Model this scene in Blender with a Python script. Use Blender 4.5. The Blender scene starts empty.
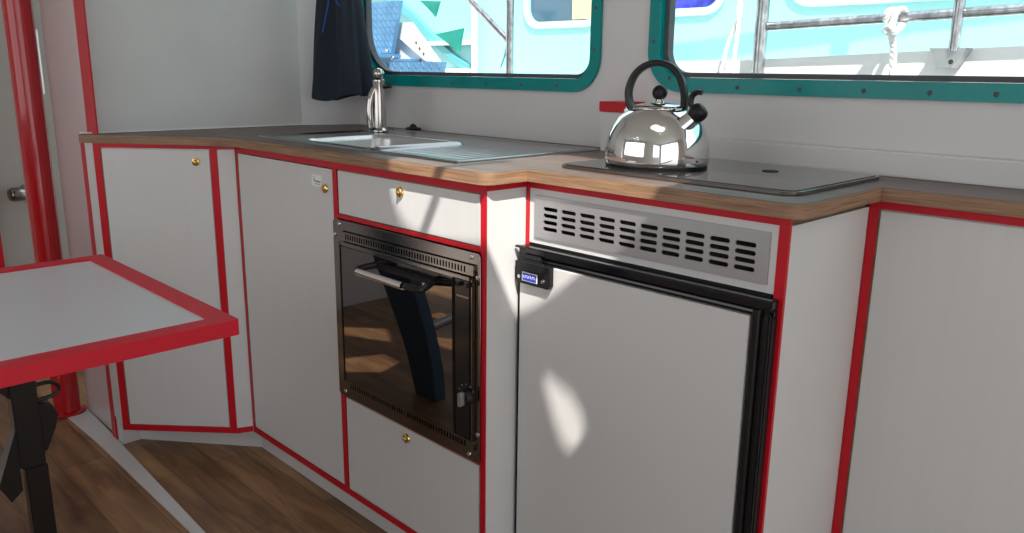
import bpy, bmesh, math, random
from mathutils import Vector, Matrix
from mathutils.geometry import tessellate_polygon
random.seed(4)
PI = math.pi
SC = bpy.context.scene
COL = SC.collection

# ------------------------------------------------------------------ materials
def new_mat(name):
    m = bpy.data.materials.new(name); m.use_nodes = True
    nt = m.node_tree
    return m, nt, nt.nodes['Principled BSDF']

def pbr(name, col, rough=.5, metal=0., coat=0., spec=.5, noise=0., nscale=(30, 30, 30), bump=0., bscale=60., ior=1.5, sheen=0.):
    m, nt, b = new_mat(name)
    b.inputs['Base Color'].default_value = (*col, 1)
    b.inputs['Roughness'].default_value = rough
    b.inputs['Metallic'].default_value = metal
    b.inputs['Coat Weight'].default_value = coat
    b.inputs['Specular IOR Level'].default_value = spec
    b.inputs['IOR'].default_value = ior
    b.inputs['Sheen Weight'].default_value = sheen
    tc = nt.nodes.new('ShaderNodeTexCoord')
    if noise:
        mp = nt.nodes.new('ShaderNodeMapping'); mp.inputs['Scale'].default_value = nscale
        nz = nt.nodes.new('ShaderNodeTexNoise'); nz.inputs['Scale'].default_value = 1; nz.inputs['Detail'].default_value = 4
        cr = nt.nodes.new('ShaderNodeValToRGB')
        cr.color_ramp.elements[0].position = .3; cr.color_ramp.elements[1].position = .7
        cr.color_ramp.elements[0].color = (*[c * (1 - noise) for c in col], 1)
        cr.color_ramp.elements[1].color = (*[min(1, c * (1 + noise)) for c in col], 1)
        nt.links.new(tc.outputs['Object'], mp.inputs[0]); nt.links.new(mp.outputs[0], nz.inputs['Vector'])
        nt.links.new(nz.outputs['Fac'], cr.inputs[0]); nt.links.new(cr.outputs[0], b.inputs['Base Color'])
    if bump:
        nb = nt.nodes.new('ShaderNodeTexNoise'); nb.inputs['Scale'].default_value = bscale; nb.inputs['Detail'].default_value = 3
        bp = nt.nodes.new('ShaderNodeBump'); bp.inputs['Strength'].default_value = bump; bp.inputs['Distance'].default_value = .002
        nt.links.new(tc.outputs['Object'], nb.inputs['Vector']); nt.links.new(nb.outputs['Fac'], bp.inputs['Height'])
        nt.links.new(bp.outputs[0], b.inputs['Normal'])
    return m

M = {}
M['white'] = pbr('white_laminate', (.62, .62, .61), .38, noise=.03, nscale=(6, 6, 6), bump=.08, bscale=14)
M['door_white'] = pbr('door_laminate', (.60, .60, .59), .36, noise=.012, nscale=(60, 60, 3), bump=.06, bscale=10)
M['wall_white'] = pbr('painted_wall', (.65, .64, .63), .42, noise=.03, nscale=(5, 5, 5), bump=.1, bscale=9)
M['satin_wall'] = pbr('satin_wall', (.54, .49, .485), .22, bump=.1, bscale=5)
M['door_beige'] = pbr('door_beige', (.40, .375, .34), .35)
M['ceil'] = pbr('ceiling_white', (.75, .74, .72), .6)
M['red'] = pbr('red_lacquer', (.50, .006, .016), .36, spec=.35, noise=.06, nscale=(20, 20, 20))
M['red_pole'] = pbr('red_gloss', (.40, .003, .008), .14, coat=.3)
M['red_table'] = pbr('red_lipping', (.56, .010, .026), .42, spec=.35, noise=.04, nscale=(40, 40, 40), bump=.1, bscale=150)
M['grey_top'] = pbr('table_laminate', (.58, .59, .61), .25)
M['black'] = pbr('black_plastic', (.008, .008, .009), .38, spec=.3)
M['black_gloss'] = pbr('black_gloss', (.008, .008, .009), .12)
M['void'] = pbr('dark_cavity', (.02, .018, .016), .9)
M['rubber'] = pbr('dark_gasket', (.07, .075, .085), .6)
M['steel'] = pbr('stainless_steel', (.27, .25, .235), .12, metal=1, bump=.05, bscale=200)
M['steel_brushed'] = pbr('brushed_steel', (.60, .60, .59), .30, metal=1, noise=.08, nscale=(4, 200, 200))
M['steel_sink'] = pbr('sink_steel', (.34, .345, .35), .22, metal=1)
M['chrome_tap'] = pbr('tap_chrome', (.50, .48, .46), .10, metal=1)
M['chrome'] = pbr('chrome', (.80, .79, .77), .045, metal=1)
M['chrome_out'] = pbr('chrome_outside', (.42, .41, .42), .22, metal=1, noise=.4, nscale=(60, 60, 30))
M['alu'] = pbr('aluminium', (.42, .42, .43), .42, metal=.75)
M['brass'] = pbr('brass', (.80, .58, .20), .2, metal=1)
M['teal'] = pbr('teal_paint', (.0, .25, .24), .25, spec=.3, noise=.08, nscale=(8, 8, 8))
M['edge_brown'] = pbr('raw_ply_edge', (.20, .13, .07), .6, noise=.3, nscale=(60, 60, 60))
M['hob_glass'] = pbr('hob_glass', (.02, .018, .017), .06, coat=.4)
M['oven_glass'] = pbr('oven_glass', (.006, .005, .005), .015, ior=2.4)
M['fridge_door'] = pbr('fridge_door_laminate', (.59, .585, .575), .24, bump=.06, bscale=8)
M['knob_grey'] = pbr('grey_knob', (.35, .34, .32), .3, metal=.5)
M['leg_black'] = pbr('black_painted_steel', (.009, .008, .007), .3, spec=.3)
M['blue_pad'] = pbr('blue_upholstery', (.018, .070, .115), .6, bump=.2, bscale=300)
M['blue_label'] = pbr('blue_label', (.03, .05, .50), .4)
M['paper'] = pbr('white_label', (.80, .80, .80), .5)
M['ink'] = pbr('dark_ink', (.10, .10, .11), .5)
M['green_ink'] = pbr('green_ink', (.28, .42, .04), .5)
M['cord'] = pbr('blue_cord', (.01, .09, .45), .7)
M['out_turq'] = pbr('turquoise_paint', (.27, .56, .565), .45, noise=.03, nscale=(4, 4, 4))
M['out_turq_dark'] = pbr('dark_turquoise', (.10, .38, .41), .4)
M['out_pale'] = pbr('pale_turquoise_moulding', (.42, .66, .66), .4)
M['out_white'] = pbr('white_gelcoat', (.84, .82, .81), .35)
M['out_glass'] = pbr('dark_cabin_glass', (.06, .12, .17), .1)
M['out_blue_glass'] = pbr('blue_cabin_glass', (.04, .05, .42), .15, noise=.5, nscale=(25, 25, 25))
M['flag'] = pbr('green_bunting', (.0, .22, .17), .7, noise=.1, nscale=(30, 30, 30))
M['rope'] = pbr('white_rope', (.82, .80, .78), .8, bump=.6, bscale=400)
M['cushion_yellow'] = pbr('yellow_cloth', (.7, .62, .3), .8)
M['water'] = pbr('harbour_water', (.18, .26, .27), .25, bump=.5, bscale=3)

def streaked(name, c0, c1, scale, rough, coat=0., extra=None):
    m, nt, b = new_mat(name)
    tc = nt.nodes.new('ShaderNodeTexCoord'); mp = nt.nodes.new('ShaderNodeMapping'); mp.inputs['Scale'].default_value = scale
    nz = nt.nodes.new('ShaderNodeTexNoise'); nz.inputs['Scale'].default_value = 1; nz.inputs['Detail'].default_value = 6; nz.inputs['Roughness'].default_value = .65
    cr = nt.nodes.new('ShaderNodeValToRGB')
    cr.color_ramp.elements[0].position = .32; cr.color_ramp.elements[0].color = (*c0, 1)
    cr.color_ramp.elements[1].position = .68; cr.color_ramp.elements[1].color = (*c1, 1)
    nt.links.new(tc.outputs['Object'], mp.inputs[0]); nt.links.new(mp.outputs[0], nz.inputs['Vector'])
    nt.links.new(nz.outputs['Fac'], cr.inputs[0]); nt.links.new(cr.outputs[0], b.inputs['Base Color'])
    b.inputs['Roughness'].default_value = rough; b.inputs['Coat Weight'].default_value = coat
    return m
M['top'] = streaked('worktop_laminate', (.070, .045, .035), (.16, .112, .090), (5, 60, 40), .42)
M['ply'] = streaked('worktop_edge_ply', (.15, .080, .042), (.36, .215, .125), (9, 9, 230), .55)

def plank_mat():
    m, nt, b = new_mat('wood_plank_floor')
    tc = nt.nodes.new('ShaderNodeTexCoord')
    br = nt.nodes.new('ShaderNodeTexBrick')
    br.inputs['Scale'].default_value = 1; br.inputs['Brick Width'].default_value = .62; br.inputs['Row Height'].default_value = .105
    br.inputs['Mortar Size'].default_value = .0012; br.inputs['Mortar Smooth'].default_value = .3
    br.inputs['Color1'].default_value = (.42, .42, .42, 1); br.inputs['Color2'].default_value = (1, 1, 1, 1)
    br.inputs['Mortar'].default_value = (.12, .12, .12, 1); br.offset = .37
    nt.links.new(tc.outputs['Object'], br.inputs['Vector'])
    mp = nt.nodes.new('ShaderNodeMapping'); mp.inputs['Scale'].default_value = (3.5, 26, 10)
    nz = nt.nodes.new('ShaderNodeTexNoise'); nz.inputs['Scale'].default_value = 1; nz.inputs['Detail'].default_value = 7; nz.inputs['Roughness'].default_value = .6
    nz.inputs['Distortion'].default_value = .6
    cr = nt.nodes.new('ShaderNodeValToRGB')
    e = cr.color_ramp.elements
    e[0].position = .28; e[0].color = (.12, .055, .024, 1)
    e[1].position = .72; e[1].color = (.46, .26, .125, 1)
    k = e.new(.5); k.color = (.29, .15, .068, 1)
    mx = nt.nodes.new('ShaderNodeMix'); mx.data_type = 'RGBA'; mx.blend_type = 'MULTIPLY'; mx.inputs[0].default_value = .75
    nt.links.new(tc.outputs['Object'], mp.inputs[0]); nt.links.new(mp.outputs[0], nz.inputs['Vector'])
    nt.links.new(nz.outputs['Fac'], cr.inputs[0])
    nt.links.new(cr.outputs[0], mx.inputs[6]); nt.links.new(br.outputs['Color'], mx.inputs[7])
    nt.links.new(mx.outputs[2], b.inputs['Base Color'])
    b.inputs['Roughness'].default_value = .42
    return m
M['plank'] = plank_mat()

def chequer_mat():
    m, nt, b = new_mat('blue_chequer_plate')
    tc = nt.nodes.new('ShaderNodeTexCoord')
    b.inputs['Base Color'].default_value = (.13, .33, .56, 1); b.inputs['Roughness'].default_value = .4; b.inputs['Metallic'].default_value = .2
    w = nt.nodes.new('ShaderNodeTexVoronoi'); w.inputs['Scale'].default_value = 30
    nz = nt.nodes.new('ShaderNodeTexNoise'); nz.inputs['Scale'].default_value = 12
    cr = nt.nodes.new('ShaderNodeValToRGB')
    cr.color_ramp.elements[0].position = .3; cr.color_ramp.elements[0].color = (.075, .21, .38, 1)
    cr.color_ramp.elements[1].position = .7; cr.color_ramp.elements[1].color = (.12, .28, .46, 1)
    nt.links.new(tc.outputs['Object'], nz.inputs['Vector']); nt.links.new(nz.outputs['Fac'], cr.inputs[0]); nt.links.new(cr.outputs[0], b.inputs['Base Color'])
    return m
M['chequer'] = chequer_mat()

def cloth_mat():
    m, nt, b = new_mat('navy_cloth')
    tc = nt.nodes.new('ShaderNodeTexCoord')
    b.inputs['Base Color'].default_value = (.008, .014, .026, 1); b.inputs['Roughness'].default_value = .85
    b.inputs['Sheen Weight'].default_value = .10; b.inputs['Sheen Tint'].default_value = (.3, .5, .6, 1)
    nb = nt.nodes.new('ShaderNodeTexNoise'); nb.inputs['Scale'].default_value = 40
    bp = nt.nodes.new('ShaderNodeBump'); bp.inputs['Strength'].default_value = .35; bp.inputs['Distance'].default_value = .004
    nt.links.new(tc.outputs['Object'], nb.inputs['Vector']); nt.links.new(nb.outputs['Fac'], bp.inputs['Height']); nt.links.new(bp.outputs[0], b.inputs['Normal'])
    return m
M['navy'] = cloth_mat()

def glass_mat():
    m = bpy.data.materials.new('window_glass'); m.use_nodes = True
    nt = m.node_tree; nt.nodes.clear()
    o = nt.nodes.new('ShaderNodeOutputMaterial'); mx = nt.nodes.new('ShaderNodeMixShader')
    t = nt.nodes.new('ShaderNodeBsdfTransparent'); g = nt.nodes.new('ShaderNodeBsdfGlossy')
    t.inputs[0].default_value = (.96, .985, .98, 1)
    g.inputs['Roughness'].default_value = .02
    f = nt.nodes.new('ShaderNodeFresnel'); f.inputs[0].default_value = 1.3
    gm = nt.nodes.new('ShaderNodeNewGeometry'); sb = nt.nodes.new('ShaderNodeMath'); sb.operation = 'SUBTRACT'; sb.inputs[0].default_value = 1; ml = nt.nodes.new('ShaderNodeMath'); ml.operation = 'MULTIPLY'
    nt.links.new(gm.outputs['Backfacing'], sb.inputs[1]); nt.links.new(sb.outputs[0], ml.inputs[0]); nt.links.new(f.outputs[0], ml.inputs[1])
    nt.links.new(ml.outputs[0], mx.inputs[0]); nt.links.new(t.outputs[0], mx.inputs[1]); nt.links.new(g.outputs[0], mx.inputs[2])
    nt.links.new(mx.outputs[0], o.inputs[0])
    return m
M['glass'] = glass_mat()

# ------------------------------------------------------------------ mesh helpers
def nb(): return bmesh.new()

def box(bm, x0, x1, y0, y1, z0, z1, bev=0., seg=2, rot=None):
    r = bmesh.ops.create_cube(bm, size=1)
    vs = r['verts']
    for v in vs:
        v.co = Vector(((x0 + x1) / 2 + v.co.x * (x1 - x0), (y0 + y1) / 2 + v.co.y * (y1 - y0), (z0 + z1) / 2 + v.co.z * (z1 - z0)))
    if bev:
        es = list({e for v in vs for e in v.link_edges})
        bmesh.ops.bevel(bm, geom=es, offset=bev, segments=seg, affect='EDGES', clamp_overlap=True)
    return bm

def rrect(x0, x1, y0, y1, r, n=8, rs=None):
    """counter-clockwise rounded rectangle; r or rs=(bl, br, tr, tl)"""
    rs = rs or (r, r, r, r); out = []
    for (cx, cy, a0, q) in ((x0, y0, PI, rs[0]), (x1, y0, 1.5 * PI, rs[1]), (x1, y1, 0, rs[2]), (x0, y1, .5 * PI, rs[3])):
        sx = 1 if cx == x0 else -1; sy = 1 if cy == y0 else -1
        if q <= 0: out.append((cx, cy)); continue
        for i in range(n + 1):
            a = a0 + .5 * PI * i / n
            out.append((cx + sx * q + q * math.cos(a), cy + sy * q + q * math.sin(a)))
    return out

def capsule(cx, cy, w, h, n=5):
    return rrect(cx - w / 2, cx + w / 2, cy - h / 2, cy + h / 2, h / 2 * .98, n)

XY = lambda a, b, d: (a, b, d)
XZ = lambda a, b, d: (a, d, b)
YZ = lambda a, b, d: (d, a, b)

def prism(bm, loop, d0, d1, mp=XY, holes=()):
    loops = [list(loop)] + [list(h) for h in holes]
    flat = [p for l in loops for p in l]
    tri = tessellate_polygon([[Vector((p[0], p[1], 0)) for p in l] for l in loops])
    a = [bm.verts.new(mp(p[0], p[1], d0)) for p in flat]
    b = [bm.verts.new(mp(p[0], p[1], d1)) for p in flat]
    for t in tri:
        try: bm.faces.new([a[i] for i in t]); bm.faces.new([b[i] for i in reversed(t)])
        except ValueError: pass
    o = 0
    for l in loops:
        n = len(l)
        for i in range(n):
            j = (i + 1) % n
            bm.faces.new((a[o + i], a[o + j], b[o + j], b[o + i]))
        o += n
    return bm

def tube(bm, pts, r, seg=12, caps=True, ry=None, up=None):
    """round (or elliptic: r across, ry along up) tube through pts; r may be a list"""
    pts = [Vector(p) for p in pts]; n = len(pts)
    rr = r if isinstance(r, (list, tuple)) else [r] * n
    rings = []; prev = None
    for i, p in enumerate(pts):
        t = (pts[min(i + 1, n - 1)] - pts[max(i - 1, 0)]).normalized()
        if up is not None: u = Vector(up); u = (u - t * u.dot(t)).normalized()
        elif prev is None:
            u = Vector((0, 0, 1)) if abs(t.z) < .9 else Vector((1, 0, 0)); u = (u - t * u.dot(t)).normalized()
        else: u = (prev - t * prev.dot(t)).normalized()
        prev = u; v = t.cross(u)
        k = (ry if ry is not None else rr[i])
        rings.append([bm.verts.new(p + v * (rr[i] * math.cos(2 * PI * j / seg)) + u * (k * math.sin(2 * PI * j / seg))) for j in range(seg)])
    for i in range(n - 1):
        for j in range(seg):
            bm.faces.new((rings[i][j], rings[i][(j + 1) % seg], rings[i + 1][(j + 1) % seg], rings[i + 1][j]))
    if caps: bm.faces.new(rings[0][::-1]); bm.faces.new(rings[-1])
    return bm

def lathe(bm, prof, c=(0, 0, 0), seg=48, axis=None, sc=1.):
    """prof [(r, z)], revolved about z through c, or about `axis`"""
    c = Vector(c)
    q = Vector((0, 0, 1)).rotation_difference(Vector(axis)) if axis is not None else None
    rings = []
    for r, z in prof:
        r *= sc; z *= sc
        if r < 1e-6:
            p = Vector((0, 0, z)); rings.append([bm.verts.new(c + (q @ p if q else p))])
        else:
            ring = []
            for j in range(seg):
                p = Vector((r * math.cos(2 * PI * j / seg), r * math.sin(2 * PI * j / seg), z))
                ring.append(bm.verts.new(c + (q @ p if q else p)))
            rings.append(ring)
    for a, b in zip(rings, rings[1:]):
        if len(a) == 1 and len(b) == 1: continue
        for j in range(seg):
            k = (j + 1) % seg
            if len(a) == 1: bm.faces.new((a[0], b[k], b[j]))
            elif len(b) == 1: bm.faces.new((a[j], a[k], b[0]))
            else: bm.faces.new((a[j], a[k], b[k], b[j]))
    if len(rings[0]) > 1: bm.faces.new(rings[0][::-1])
    if len(rings[-1]) > 1: bm.faces.new(rings[-1])
    return bm

def smooth_path(pts, k=6):
    P = [Vector(p) for p in pts]; out = []
    for i in range(len(P) - 1):
        p0, p1, p2, p3 = P[max(i - 1, 0)], P[i], P[i + 1], P[min(i + 2, len(P) - 1)]
        for s in range(k):
            t = s / k
            out.append(.5 * ((2 * p1) + (p2 - p0) * t + (2 * p0 - 5 * p1 + 4 * p2 - p3) * t * t + (3 * p1 - p0 - 3 * p2 + p3) * t ** 3))
    out.append(P[-1]); return out

def obj(name, bm, mat, parent=None, sharp=35, label=None, bevel=0.):
    bmesh.ops.recalc_face_normals(bm, faces=bm.faces)
    me = bpy.data.meshes.new(name)
    if parent is not None: base = WORLD[parent.name]
    else:
        xs = [v.co for v in bm.verts]
        base = Vector(((min(c.x for c in xs) + max(c.x for c in xs)) / 2, (min(c.y for c in xs) + max(c.y for c in xs)) / 2, min(c.z for c in xs)))
    for v in bm.verts: v.co -= base
    bm.to_mesh(me); bm.free()
    me.polygons.foreach_set('use_smooth', [True] * len(me.polygons))
    me.set_sharp_from_angle(angle=math.radians(sharp))
    me.materials.append(mat)
    o = bpy.data.objects.new(name, me); COL.objects.link(o)
    if parent is not None: o.parent = parent
    else: o.location = base
    WORLD[o.name] = Vector(base)
    if bevel:
        md = o.modifiers.new('edge', 'BEVEL'); md.width = bevel; md.segments = 2; md.limit_method = 'ANGLE'; md.angle_limit = math.radians(50)
    if label: o['label'] = label
    return o
WORLD = {}
def thing(name, label, cat, loc, group=None):
    o = bpy.data.objects.new(name, None); COL.objects.link(o); o.location = loc; o.empty_display_size = .05
    o['label'] = label; o['category'] = cat
    if group: o['group'] = group
    WORLD[o.name] = Vector(loc)
    return o
def tag(o, label, cat, group=None):
    o['label'] = label; o['category'] = cat
    if group: o['group'] = group
    return o
def struct(name, bm, mat, parent=None, label=None, cat=None, **k):
    o = obj(name, bm, mat, parent, **k)
    if parent is None:
        o['kind'] = 'structure'
        if label: o['label'] = label
        if cat: o['category'] = cat
    return o
def struct_root(name, loc, label, cat):
    o = thing(name, label, cat, loc); o['kind'] = 'structure'; return o

# ------------------------------------------------------------------ measures
H = 1.0513
ZC, ZU = .8807, .8596          # worktop top and underside
YS, YF, YR = .9464, 1.0452, 1.310   # the three cabinet fronts
X0, XD, X1, XF = -1.969, -1.509, -1.0265, -.515
YW = 1.475; CEIL = 1.95
SUN = Vector((.55, -.45, 1.0)).normalized()

# ------------------------------------------------------------------ setting
struct('floor', box(nb(), -3.05, 1.5, -1.25, 1.475, -.03, 0), M['plank'], label='brown wood plank floor of the boat cabin', cat='floor')
struct('trim_1', prism(nb(), [(-2.62, .648), (-2.37, .655), (1.0, .640), (1.0, .660), (-1.69, .676), (-2.36, .7045), (-2.62, .713)], .0003, .004), M['white'],
       label='narrow white floor strip running in front of the galley cabinets', cat='floor strip')

# wall_back with the two window openings
SILL = 1.04
w1_in = rrect(-2.160, -1.243, 1.031, 1.46, 0, 10, rs=(.140, .052, .06, .06))
w2_in = rrect(-1.054, .40, 1.0385, 1.46, .060, 10)
def grow(loop, d):
    n = len(loop); out = []
    for i in range(n):
        a, b, c = Vector(loop[i - 1]), Vector(loop[i]), Vector(loop[(i + 1) % n])
        e1 = (b - a).normalized() if (b - a).length > 1e-9 else (c - b).normalized(); e2 = (c - b).normalized() if (c - b).length > 1e-9 else e1
        n1 = Vector((e1.y, -e1.x)); n2 = Vector((e2.y, -e2.x)); m = (n1 + n2).normalized()
        out.append(tuple(b + m * (d / max(.3, m.dot(n1)))))
    return out
bm = nb()
prism(bm, [(-2.19, 0), (1.5, 0), (1.5, CEIL), (-2.19, CEIL)], YW, YW + .035, XZ, holes=[w1_in, w2_in])
struct('wall_back', bm, M['wall_white'], label='pale grey cabin side wall holding both teal windows above the worktop', cat='wall')
bm = prism(nb(), [(-2.256, 1.307), (-2.19, 1.475), (-2.19, 1.51), (-2.30, 1.51), (-2.30, 1.307)], 0, CEIL)
struct('trim_2', bm, M['wall_white'], label='slanted pale corner panel between bulkhead and window wall behind the jacket', cat='wall panel')
# bulkhead
bm = nb(); box(bm, -2.290, -2.2565, .7055, 1.3065, .078, CEIL); box(bm, -2.347, -2.2905, .7056, 1.3065, 0.0, .86)
struct('wall_left', bm, M['white'], label='plain pale grey bulkhead panel rising above the left end of the worktop', cat='wall')
bm = nb(); box(bm, -2.290, -2.214, .7015, .705, ZC + .0005, CEIL, .001)
struct('trim_3', bm, M['red'], label='broad red upright trim on the bulkhead edge above the worktop', cat='trim')
bm = nb(); box(bm, -2.356, -2.323, .7010, .7045, .0045, .8590, .001)
struct('trim_4', bm, M['red'], label='narrow red upright trim under the left end of the worktop', cat='trim')
bm = nb(); box(bm, -2.3225, -2.240, .7015, .7045, .079, .8585)
struct('trim_5', bm, M['white'], label='thin white upright filler beside the red trim left of the corner cabinet', cat='trim')
# passage
bm = nb(); prism(bm, [(-2.62, 0), (-2.3475, 0), (-2.3475, .8605), (-2.2905, .8605), (-2.2905, CEIL), (-2.62, CEIL)], .7155, .75, XZ)
struct('wall_passage', bm, M['satin_wall'], label='smooth off-white passage wall between the red pole and the bulkhead trim', cat='wall')
bm = prism(nb(), [(.60, 0), (1.475, 0), (1.475, CEIL), (.60, CEIL)], -3.10, -3.05, YZ, holes=[[(.632, .05), (.95, .05), (.95, 1.7), (.632, 1.7)]])
struct('wall_end', bm, M['door_beige'], label='off-white wall at the far left end of the passage', cat='wall')
d = struct_root('door_1', (-3.06, .79, .05), 'off-white passage door with a chrome knob behind the red pole', 'door')
obj('door_panel', prism(nb(), [(.634, .05), (.948, .05), (.948, 1.698), (.634, 1.698)], -3.085, -3.06, YZ, holes=[rrect(.742, .820, .955, 1.165, .006)]), M['door_beige'], d)
obj('door_pane', prism(nb(), rrect(.742, .820, .955, 1.165, .006), -3.076, -3.072, YZ), M['glass'], d)
k = obj('door_knob', lathe(lathe(nb(), [(.030, 0), (.030, .006), (.012, .010), (.011, .030), (0, .030)], (-3.06, .735, .637), 24, (1, 0, 0)), [(.013, -.012), (.011, 0), (.010, .018), (.020, .024), (.023, .034), (.023, .060), (.019, .068), (0, .069)], (-3.028, .735, .637), 24, (.2, -1, 0)), M['steel'], d)
bm = nb(); box(bm, -3.05, -3.035, .605, .632, 0, CEIL, .003)
struct('trim_6', bm, M['red'], label='red door edging at the far left edge of the photo', cat='trim')
bm = nb(); box(bm, -3.10, -3.05, -1.25, .60, 0, CEIL)
struct('wall_far_left', bm, M['wall_white'], label='off-white cabin wall left of the passage door', cat='wall')
# the unseen sides of the cabin: opposite wall with windows, end wall with the companionway, roof with a hatch and added sun holes
bm = prism(nb(), [(-3.05, 0), (1.5, 0), (1.5, CEIL), (-3.05, CEIL)], -1.30, -1.25, XZ, holes=[rrect(-2.8, -.5, .80, 1.75, .06), rrect(.45, 1.3, .80, 1.75, .06)])
struct('wall_front', bm, M['wall_white'], label='cabin side wall opposite the galley with two window openings', cat='wall')
bm = prism(nb(), [(-1.25, 0), (1.51, 0), (1.51, CEIL), (-1.25, CEIL)], 1.50, 1.55, YZ, holes=[[(-1.15, .05), (.9, .05), (.9, 1.85), (-1.15, 1.85)]])
struct('wall_right', bm, M['wall_white'], label='cabin end wall with the open companionway', cat='wall')
hatch = smooth_path([(-.735, .56, 0), (-.715, .47, 0), (-.66, .425, 0), (-.55, .398, 0), (-.35, .405, 0), (-.24, .43, 0), (-.15, .50, 0), (-.13, .56, 0), (-.15, .66, 0), (-.25, .74, 0), (-.42, .78, 0), (-.58, .79, 0), (-.69, .73, 0), (-.73, .65, 0)], 4)
hatch = [(p.x, p.y) for p in hatch]
slot = [(-.170, .376), (-.128, .372), (-.083, .366), (-.040, .353), (-.008, .334), (-.010, .314), (-.038, .317), (-.086, .336)]  # added hole shaped to throw the blade of sunlight on the fridge door
slot = slot[::-1]
q1 = [(-1.728, -.784), (-1.575, -.91), (-1.428, -.823), (-1.642, -.728)]  # these four roof holes are made up to land sun patches below
q2 = [(-1.275, -.507), (-1.182, -.602), (-1.218, -.705), (-1.335, -.72), (-1.40, -.56)]
q3 = [(-1.40, -.94), (-1.20, -.93), (-1.10, -1.05), (-1.33, -1.09)]
q4 = [(-1.62, -1.14), (-1.45, -1.16), (-1.45, -1.22), (-1.62, -1.22)]
bm = prism(nb(), [(-3.10, -1.30), (1.55, -1.30), (1.55, 1.51), (-3.10, 1.51)], CEIL, CEIL + .012, XY, holes=[hatch, slot, q1, q2, q3, q4])
struct('ceiling', bm, M['ceil'], label='white cabin roof with an open hatch and holes cut for sun patches', cat='ceiling')

bm = nb(); box(bm, -.545, -.522, .30, .61, CEIL + .0125, CEIL + .022, .002)  # added bar, out of view, shades a stripe on the drawer
struct('trim_9', bm, M['wall_white'], label='unseen bar added across the roof opening to cast a shadow stripe', cat='shadow bar')

# ------------------------------------------------------------------ windows
def window(n, loop, lab, screws):
    cx = sum(p[0] for p in loop) / len(loop)
    w = struct_root('window_%d' % n, (cx, YW, loop[0][1]), lab, 'window')
    bm = nb()
    prism(bm, grow(loop, .027), YW - .009, YW - .0004, XZ, holes=[grow(loop, -.001)])
    prism(bm, grow(loop, .0), YW - .0004, YW + .030, XZ, holes=[grow(loop, -.003)])
    f = obj('window_frame', bm, M['teal'], w, bevel=.002)
    obj('gasket', prism(nb(), grow(loop, -.0035), YW + .006, YW + .026, XZ, holes=[grow(loop, -.0135)]), M['rubber'], w)
    obj('pane', prism(nb(), grow(loop, -.012), YW + .014, YW + .018, XZ), M['glass'], w)
    for (sx, sz) in screws:
        obj('screw', lathe(nb(), [(.0042, 0), (.0036, .0014), (0, .0018)], (sx, YW - .009, sz), 12, (0, -1, 0)), M['rubber'], f)
    return w
zs = SILL - .022
window(1, w1_in, 'teal framed window above the sink, its left side behind the jacket',
       [(-1.99, zs), (-1.86, zs), (-1.73, zs), (-1.595, zs), (-1.465, zs), (-1.345, zs), (-1.231, 1.10), (-1.231, 1.19)])
window(2, w2_in, 'teal framed window above the hob and kettle',
       [(-1.068, 1.115), (-1.022, 1.040), (-.86, zs + .006), (-.73, zs + .006), (-.61, zs + .006), (-.50, zs + .006), (-.40, zs + .006), (-.2, zs + .006)])

# ------------------------------------------------------------------ upstand and small box behind the kettle
bm = nb(); box(bm, -1.087, 1.2, 1.4530, YW - .0005, ZC + .0005, .9230, .004, 3); box(bm, -1.087, 1.2, 1.4490, 1.4532, ZC + .0004, ZC + .0045, .001)
struct('trim_7', bm, M['wall_white'], label='low pale upstand along the wall behind the hob', cat='upstand')
bm = nb(); box(bm, -2.2560, -2.2525, .672, 1.306, ZC + .0004, ZC + .0045, .001)
struct('trim_8', bm, M['out_white'], label='thin white sealant bead along the foot of the bulkhead on the worktop', cat='sealant')
t = thing('wall_box', 'small white box with red top behind the kettle', 'box', (-1.122, 1.44, ZC))
obj('body', box(nb(), -1.156, -1.0885, 1.408, YW - .001, ZC + .0005, .966, .001), M['white'], t)
obj('cap', box(nb(), -1.160, -1.0865, 1.404, YW - .001, .9663, .9885, .0015), M['red'], t)

# ------------------------------------------------------------------ worktop
def arc(cx, cy, r, a0, a1, n=6):
    return [(cx + r * math.cos(math.radians(a0 + (a1 - a0) * i / n)), cy + r * math.sin(math.radians(a0 + (a1 - a0) * i / n))) for i in range(n + 1)]
front = [(-2.252, .668), (-1.955, .905), (-1.915, .922), (-1.62, .930)] + arc(-1.034, .955, .025, -90, 0) + [(-1.009, 1.0285)] \
    + arc(-.5185, 1.0545, .026, -90, 0) + [(-.4925, 1.2935), (1.2, 1.2935)]
bowl_hole = rrect(-1.795, -1.452, 1.012, 1.285, .05)
poly = front + [(1.2, YW - .0005), (-2.189, YW - .0005), (-2.2555, 1.307), (-2.2555, .68)]
def offset_open(pts, d):
    out = []
    for i, p in enumerate(pts):
        a = Vector(pts[max(i - 1, 0)]); b = Vector(p); c = Vector(pts[min(i + 1, len(pts) - 1)])
        e1 = (b - a).normalized() if i else (c - b).normalized(); e2 = (c - b).normalized() if i < len(pts) - 1 else e1
        n1 = Vector((-e1.y, e1.x)); n2 = Vector((-e2.y, e2.x)); m = (n1 + n2).normalized()
        out.append(tuple(b + m * (d / max(.35, m.dot(n1)))))
    return out
inner = offset_open(front, .004)
wt = thing('worktop', 'dark wood-look worktop running under sink, kettle and hob', 'worktop', (-1.2, 1.2, ZU))
poly_in = inner + [(1.2, YW - .0005), (-2.189, YW - .0005), (-2.2555, 1.307), (-2.2555, .68)]
obj('board', prism(nb(), poly_in, ZU, ZC, XY, holes=[bowl_hole]), M['top'], wt)
obj('edge_strip', prism(nb(), front + inner[::-1], ZU, ZC - .0008, XY), M['ply'], wt, sharp=50, label='lighter layered plywood edge')
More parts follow.
